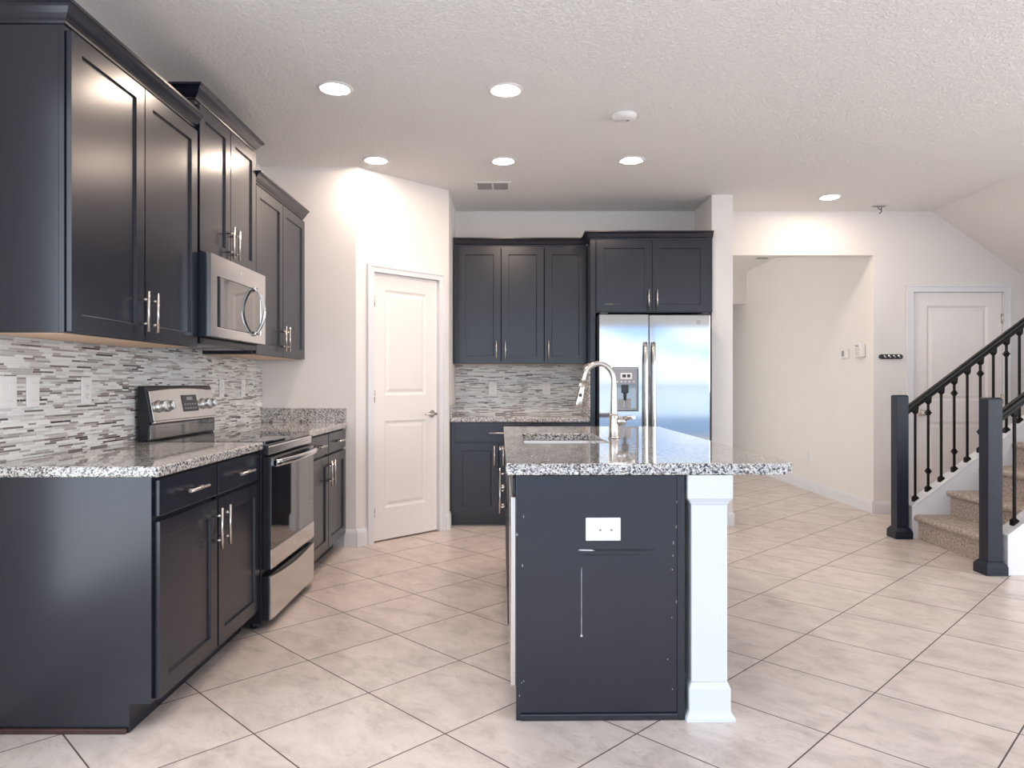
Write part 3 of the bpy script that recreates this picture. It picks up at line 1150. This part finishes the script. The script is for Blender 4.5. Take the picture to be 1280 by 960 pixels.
emblem(fr, MWW * .5, -.0002, 1.79, .010)

# ------------------------------------------------------------------ refrigerator
FX0, FX1, FYF = .712, 1.620, 5.870
rf = thing('refrigerator', 'stainless side-by-side refrigerator with water dispenser in its alcove', 'refrigerator', (FX0, FYF, 0), 0)
fw = FX1 - FX0
case = mat('dark_grey_case', lin(52, 54, 58), rough=.45)
MB().box(0, fw, .070, .72, .05, 1.762).build('body', case, rf, bevel=.004)
split = 1.115 - FX0
FS = mat('fridge_steel', (.47, .475, .48), rough=.06, metal=1.0, var=.015, vscale=2)
ld = MB()
ld.panel(.001, .105, split - .004, 1.655, 0, .064, [(.103, .318, .868, 1.225)], [(.004, .006), (.006, .006)]).build
ld = ld.build('freezer_door', FS, rf, bevel=.007, seg=3)
rd = MB().box(split + .003, fw - .001, 0, .064, .105, 1.760).build('refrigerator_door', FS, rf, bevel=.007, seg=3)


def fhandle(parent, x):
    pts = []
    for i in range(15):
        q_ = i / 14
        pts.append((x, -.020 - .036 * min(1, math.sin(PI * q_) * 2.2), .55 + .985 * q_))
    w_ = MB().tube(pts, .0125, 12, 1.3)
    for z_ in (.56, 1.525):
        w_.box(x - .012, x + .012, -.03, 0, z_ - .016, z_ + .016)
    o_ = w_.build('handle', STEEL, parent)


fhandle(ld, split - .030)
fhandle(rd, split + .034)
# dispenser
dx0, dx1, dz0, dz1 = .111, .312, .980, 1.322
w = MB()
w.box(dx0, dx1, -.004, .004, 1.190, dz1).box(dx0, dx0 + .010, -.004, .004, dz0, 1.190).box(dx1 - .010, dx1, -.004, .004, dz0, 1.190).box(dx0 + .010, dx1 - .010, -.004, .004, dz0, dz0 + .016)
ds = w.build('dispenser', mat('silver_plastic', lin(148, 146, 148), rough=.3, metal=.3), ld, bevel=.003)
MB().box(dx0 + .0105, dx1 - .0105, .0035, .0055, dz0 + .0165, 1.1895).build('recess', BGLASS, ds)
MB().box(dx0 + .060, dx0 + .155, -.007, -.0045, 1.235, 1.285).build('display', PLASTIC, ds, bevel=.002)
MB().box(dx0 + .075, dx0 + .105, -.008, -.0072, 1.248, 1.274).box(dx0 + .115, dx0 + .14, -.008, -.0072, 1.248, 1.274).build('display_marks', DARKP, ds)
for i in range(5):
    MB().lathe([(.006, -.0065), (.006, -.0045)], (dx0 + .035 + .033 * i, 0, 1.214), 'y', 10).build('button', PLASTIC, ds)
MB().box(dx0 + .070, dx0 + .128, -.012, .003, 1.120, 1.188).tube([(dx0 + .099, -.004, 1.12), (dx0 + .099, -.004, 1.06)], [.014, .010], 12).build('spout', DARKP, ds, bevel=.004)
MB().box(dx0 + .045, dx0 + .090, -.006, .003, 1.000, 1.075).box(dx0 + .100, dx0 + .145, -.006, .003, 1.000, 1.075).build('paddle', GREYP, ds, bevel=.003)
emblem(rd, fw - .10, -.0002, 1.700, .021)
w = MB().box(.01, .07, .012, .16, 1.7625, 1.778).box(fw - .07, fw - .01, .012, .16, 1.7625, 1.778)
w.build('hinge_cover', case, rf, bevel=.004)
MB().box(.01, fw - .01, .03, .069, .02, .098).build('kick_grille', BLACK, rf, bevel=.003)
w = MB()
for x in (.05, fw - .05):
    for y in (.10, .66):
        w.lathe([(.02, 0), (.02, .049)], (x, y, 0), 'z', 12)
w.build('foot', BLACK, rf)

# ------------------------------------------------------------------ plates and small wall things


def plate(name, label, cat, loc, rz, w_=.074, h_=.118, kind='outlet', group=None):
    """wall plate: local x along the wall, room towards -y"""
    r_ = thing(name, label, cat, loc, rz, group)
    MB().box(-w_ / 2, w_ / 2, -.006, 0, -h_ / 2, h_ / 2).build('cover_plate', PLASTIC, r_, bevel=.003)
    if kind == 'outlet':
        MB().box(-.017, .017, -.008, -.0062, -.034, .034).build('socket_insert', PLASTIC, r_, bevel=.002)
        q = MB()
        for z_ in (-.019, .019):
            q.box(-.009, -.006, -.0086, -.0081, z_ - .002, z_ + .008).box(.006, .009, -.0086, -.0081, z_ - .002, z_ + .008).lathe([(.003, -.0086), (.003, -.0081)], (0, 0, z_ - .009), 'y', 8)
        q.build('socket_slot', GREYP, r_)
    elif kind == 'switch':
        n_ = max(1, round(w_ / .06))
        for i in range(n_):
            x = (i - (n_ - 1) / 2) * .046
            MB().prism([(-.0062, -.033), (-.0085, -.033), (-.012, .033), (-.0062, .033)], 'x', x - .016, x + .016).build('rocker', PLASTIC, r_, bevel=.002)
    return r_


LW = XL + .0092
LG = 'white cover plates on the left mosaic'


def yl(px):
    return -LW * F / (640 - px)


plate('light_switch', 'white switch plate on the left mosaic, at the photo\'s left edge', 'light switch', (LW, yl(6), 1.165), R90, kind='switch', w_=.115, group=LG)
plate('light_switch', 'white rocker switch plate, second from left on the near left mosaic', 'light switch', (LW, yl(40), 1.165), R90, kind='switch', group=LG)
plate('wall_outlet', 'white outlet on the left mosaic, nearest the range on its near side', 'outlet', (LW, yl(107), 1.165), R90, group=LG)
plate('wall_outlet', 'white outlet on the mosaic just right of the range knobs', 'outlet', (LW, yl(276.5), 1.165), R90, group=LG)
plate('wall_outlet', 'white outlet on the left mosaic, closest to the pantry corner', 'outlet', (LW, yl(303.5), 1.165), R90, group=LG)
BG_ = 'white outlets on the back mosaic'
plate('wall_outlet', 'white outlet on the left half of the back wall mosaic', 'outlet', ((616 - 640) * 6.638 / F, YB - .0092, 1.155), 0, group=BG_)
plate('wall_outlet', 'white outlet on the back wall mosaic nearer the refrigerator', 'outlet', ((683 - 640) * 6.638 / F, YB - .0092, 1.155), 0, group=BG_)
plate('wall_outlet', 'white outlet low on the hall wall above the baseboard', 'outlet', (XH - .0005, 8.13, .39), -R90)
# plate on the island end panel
x, z = ipx(754, 661.5)
r_ = thing('wall_outlet', 'white horizontal cover plate on the island end panel', 'outlet', (x, IY + x * IR - .0012, z), IR)
MB().box(-.062, .062, -.006, 0, -.041, .041).build('cover_plate', PLASTIC, r_, bevel=.003)
for sx in (-.011, .029):
    MB().lathe([(.0042, -.0075), (.0045, -.0061)], (sx, 0, -.003), 'y', 12).build('screw', GREYP, r_)

# thermostat, alarm keypad, key rack
r_ = thing('thermostat', 'small white thermostat with grey screen on the hall wall', 'thermostat', (XH - .0005, 7.19, 1.497), -R90)
MB().box(-.062, .062, -.024, 0, -.048, .048).build('housing', PLASTIC, r_, bevel=.006)
MB().box(-.050, .002, -.0252, -.0243, -.026, .030).build('screen', GREYP, r_)
r_ = thing('alarm_keypad', 'white rounded alarm keypad on the hall wall near the opening', 'alarm keypad', (XH - .0005, 6.87, 1.515), -R90)
MB().box(-.078, .078, -.042, 0, -.067, .067).build('housing', PLASTIC, r_, bevel=.014, seg=4)
pad = mat('pale_grey_keys', lin(214, 210, 208), rough=.5)
for i in range(3):
    for j in range(4):
        MB().box(-.042 + .028 * i, -.020 + .028 * i, -.0445, -.0422, -.048 + .020 * j, -.034 + .020 * j).build('key', pad, r_, bevel=.002)
MB().box(-.042, .020, -.0445, -.0422, .036, .050).build('screen', GREYP, r_)
r_ = thing('key_rack', 'black key rack with four silver hooks on wall beside the closet door', 'key rack', ((1113 - 640) * YB / F, YB - .0005, 1.447), 0)
pts = []
for k_ in range(12):
    a = -PI / 2 + PI * k_ / 11
    pts.append((.088 + .022 * math.cos(a), .022 * math.sin(a)))
for k_ in range(12):
    a = PI / 2 + PI * k_ / 11
    pts.append((-.088 + .022 * math.cos(a), .022 * math.sin(a)))
MB().prism(pts, 'y', -.014, 0).build('backing', mat('black_wood', (.01, .009, .009), rough=.4), r_, bevel=.002)
for i in range(4):
    x = -.066 + .044 * i
    MB().tube([(x, -.0145, .008), (x, -.026, .002), (x + .004, -.034, -.008), (x + .008, -.034, .0)], .0032, 8).lathe([(.006, -.018), (.007, -.0142)], (x, 0, .008), 'y', 12).build('hook', CHROME, r_)

# ------------------------------------------------------------------ ceiling fixtures
LG2 = 'recessed ceiling lights'


def can(px, py, label):
    y = (ZC - H) * F / (480 - py)
    x = (px - 640) * y / F
    r_ = thing('recessed_light', label, 'ceiling light', (x, y, ZC), 0, LG2)
    MB().lathe([(.096, -.0005), (.096, -.004), (.088, -.009), (.070, -.007), (.066, -.0005)], (0, 0, 0), 'z', 40).build('trim_ring', PLASTIC, r_)
    MB().lathe([(.064, -.0012), (.063, -.0075), (.056, -.0115)], (0, 0, 0), 'z', 24).build('lens', LAMPM, r_)
    return r_


can(419, 110, 'lit recessed light nearest the tall left wall cabinets, front row')
can(632, 112, 'lit recessed light above the island, front row')
can(470, 200, 'lit recessed light above the pantry door corner')
can(629, 201, 'lit recessed light in line with the ceiling vent, middle of the back row')
can(789, 200, 'lit recessed light in front of the refrigerator cabinet')
can(1037, 246, 'lit recessed light before the hall opening, alone on the right')

yy = (ZC - H) * F / (480 - 143)
r_ = thing('smoke_detector', 'white round smoke detector on the ceiling above the island', 'smoke detector', ((780.5 - 640) * yy / F, yy, ZC), 0)
MB().lathe([(.072, -.0005), (.072, -.012), (.066, -.026), (.050, -.034), (.018, -.036)], (0, 0, 0), 'z', 36).build('housing', PLASTIC, r_)
MB().lathe([(.010, -.0365), (.009, -.039)], (.02, 0, 0), 'z', 16).build('test_button', GREYP, r_)


def vent(name, label, loc, wx, wy, two):
    r_ = thing(name, label, 'air vent', loc, 0)
    f = MB()
    b_ = .028
    f.box(-wx / 2, wx / 2, -wy / 2, -wy / 2 + b_, -.008, -.0005).box(-wx / 2, wx / 2, wy / 2 - b_, wy / 2, -.008, -.0005)
    f.box(-wx / 2, -wx / 2 + b_, -wy / 2 + b_, wy / 2 - b_, -.008, -.0005).box(wx / 2 - b_, wx / 2, -wy / 2 + b_, wy / 2 - b_, -.008, -.0005)
    if two:
        f.box(-.008, .008, -wy / 2 + b_, wy / 2 - b_, -.008, -.0005)
    f.build('frame', PLASTIC, r_, bevel=.002)
    MB().box(-wx / 2 + b_, wx / 2 - b_, -wy / 2 + b_, wy / 2 - b_, -.0015, -.0005).build('duct', DARKP, r_)
    n_ = 7
    for i in range(n_):
        y = -wy / 2 + b_ + (wy - 2 * b_) * (i + .5) / n_
        s = MB()
        spans = [(-wx / 2 + b_ + .001, -.009), (.009, wx / 2 - b_ - .001)] if two else [(-wx / 2 + b_ + .001, wx / 2 - b_ - .001)]
        for a, c_ in spans:
            s.prism([(y - .006, -.003), (y - .005, -.003), (y + .005, -.009), (y + .004, -.009)], 'x', a, c_)
        s.build('louver', GREYP, r_)
    return r_


yy = (ZC - H) * F / (480 - 232)
vent('ceiling_vent', 'white two-bank ceiling vent near the back wall cabinets', ((616 - 640) * yy / F, yy, ZC), .30, .24, True)
yy = (ZC - H) * F / (480 - 322)
vent('ceiling_vent', 'small ceiling vent inside the hall', ((953 - 640) * yy / F, yy, ZC), .20, .16, False)

yy = (ZC - H) * F / (480 - 257)
r_ = thing('junction_box', 'bare ceiling junction box with dangling wires before the hall', 'junction box', ((1099 - 640) * yy / F, yy, ZC), 0)
MB().lathe([(.070, -.0005), (.070, -.004), (.058, -.006), (.050, -.002)], (0, 0, 0), 'z', 28).build('mounting_ring', PLASTIC, r_)
MB().box(-.05, .05, -.012, .012, -.012, -.0065).build('bracket', GREYP, r_)
wm = mat('black_wire', (.02, .02, .02), rough=.5)
MB().tube([(-.01, 0, -.012), (-.012, -.01, -.03), (.012, -.012, -.04), (.016, -.01, -.058), (-.004, -.008, -.075)], .004, 8).tube([(.02, 0, -.012), (.024, .004, -.026), (.008, .006, -.034)], .0035, 8).build('wire', wm, r_)

# ------------------------------------------------------------------ stairs
ST0, RUN, RISE, NST = 3.10, .249, .187, 8
SYN, SYF = 4.60, 5.555        # near and far edges of the carpet
st = thing('staircase', 'carpeted staircase rising to the right between two white knee walls', 'staircase', (ST0, 5.08, 0), 0)


def L_(pts):
    return [(x - ST0, z) for x, z in pts]


prof = [(ST0 + .035, 0.0)]
for i in range(NST):
    nx, nz = ST0 + RUN * i, RISE * (i + 1)
    prof.append((nx + .035, nz - .045))
    for a in (250, 215, 180, 145, 110, 90):
        t_ = math.radians(a)
        prof.append((nx + .022 + .022 * math.cos(t_), nz - .023 + .023 * math.sin(t_)))
    if i < NST - 1:
        prof.append((nx + RUN + .035, nz))
xe = ST0 + RUN * NST + 1.1
prof += [(xe, RISE * NST), (xe, 0)]
o = MB().prism(L_(prof), 'y', SYN - 5.08, SYF - 5.08).build('carpeted_steps', CARPET, st)


def knee(y0, y1):
    x0 = ST0 - .009
    f_ = lambda x: .242 + .751 * (x - 3.10)
    xm = ST0 + RUN * NST
    pts = [(x0, 0), (x0, f_(x0)), (xm, f_(xm)), (xe, f_(xm)), (xe, 0)]
    MB().prism(L_(pts), 'y', y0 - 5.08, y1 - 5.08).build('knee_wall', TRIM, st, bevel=.003)
    # cap board that overhangs the wall a little
    cap = [(x0 - .004, f_(x0) + .0005), (x0 - .004, f_(x0) + .018), (xm, f_(xm) + .018), (xm, f_(xm) + .0005)]
    MB().prism(L_(cap), 'y', y0 - 5.086, y1 - 5.074).build('cap', TRIM, st, bevel=.003)


knee(5.557, 5.66)
knee(4.488, 4.598)


def railing(label, yc, nb, shift=0.0):
    x0 = 3.02
    r_ = thing('stair_railing', label, 'stair railing', (x0, yc, 0), 0, 'stair railings')
    nw = MB().square_turn([(.0455, .085), (.0455, 1.096), (.043, 1.104), (.036, 1.110)], 0, 0).build('newel_post', NEWEL, r_, bevel=.002)
    MB().square_turn([(.068, 0), (.068, .055), (.060, .068), (.048, .0845)], 0, 0).build('plinth', NEWEL, nw, bevel=.002)
    s = .751
    rz = lambda x: .985 + s * (x - .05)        # rail centre, x from the newel
    xe_ = (nb + .6) * .1015 + .12
    w_ = MB()
    sec = [(-.022, -.030), (.022, -.030), (.024, -.010), (.031, .004), (.030, .022), (.018, .033), (-.018, .033), (-.030, .022), (-.031, .004), (-.024, -.010)]
    ra = [w_.bm.verts.new((.046, a, rz(.046) + b__)) for a, b__ in sec]
    rb = [w_.bm.verts.new((xe_, a, rz(xe_) + b__)) for a, b__ in sec]
    for k_ in range(len(sec)):
        w_.bm.faces.new((ra[k_], ra[(k_ + 1) % len(sec)], rb[(k_ + 1) % len(sec)], rb[k_]))
    w_.bm.faces.new(ra)
    w_.bm.faces.new(rb[::-1])
    w_.build('handrail', mat('rail_black', (.005, .004, .005), rough=.36, spec=.22), r_)
    for k_ in range(nb):
        x = .120 + shift + .1015 * k_
        zb = .242 + .0185 + .751 * (x + x0 - 3.10)
        zt = rz(x) - .028
        b_ = MB().box(x - .0072, x + .0072, -.0072, .0072, zb, zt).build('baluster', IRON, r_)
        sh = MB()
        sh.square_turn([(.019, zb - .012), (.019, zb + .022), (.0085, zb + .036)], x, 0)
        sh.build('shoe', IRON, b_, bevel=.001)
        MB().square_turn([(.0085, zt - .048), (.017, zt - .034), (.019, zt + .010)], x, 0).build('top_collar', IRON, b_, bevel=.001)
        if k_ % 2:
            for zk in (zb + .150, zb + .605):
                MB().square_turn([(.0085, zk - .021), (.013, zk - .014), (.013, zk - .008), (.021, zk), (.013, zk + .008), (.013, zk + .014), (.0085, zk + .021)], x, 0).build('knuckle', IRON, b_)


railing('black stair railing on the far side, in front of the closet door', 5.608, 12)
railing('black stair railing on the near side, at the right edge of the photo', 4.543, 5, .03)
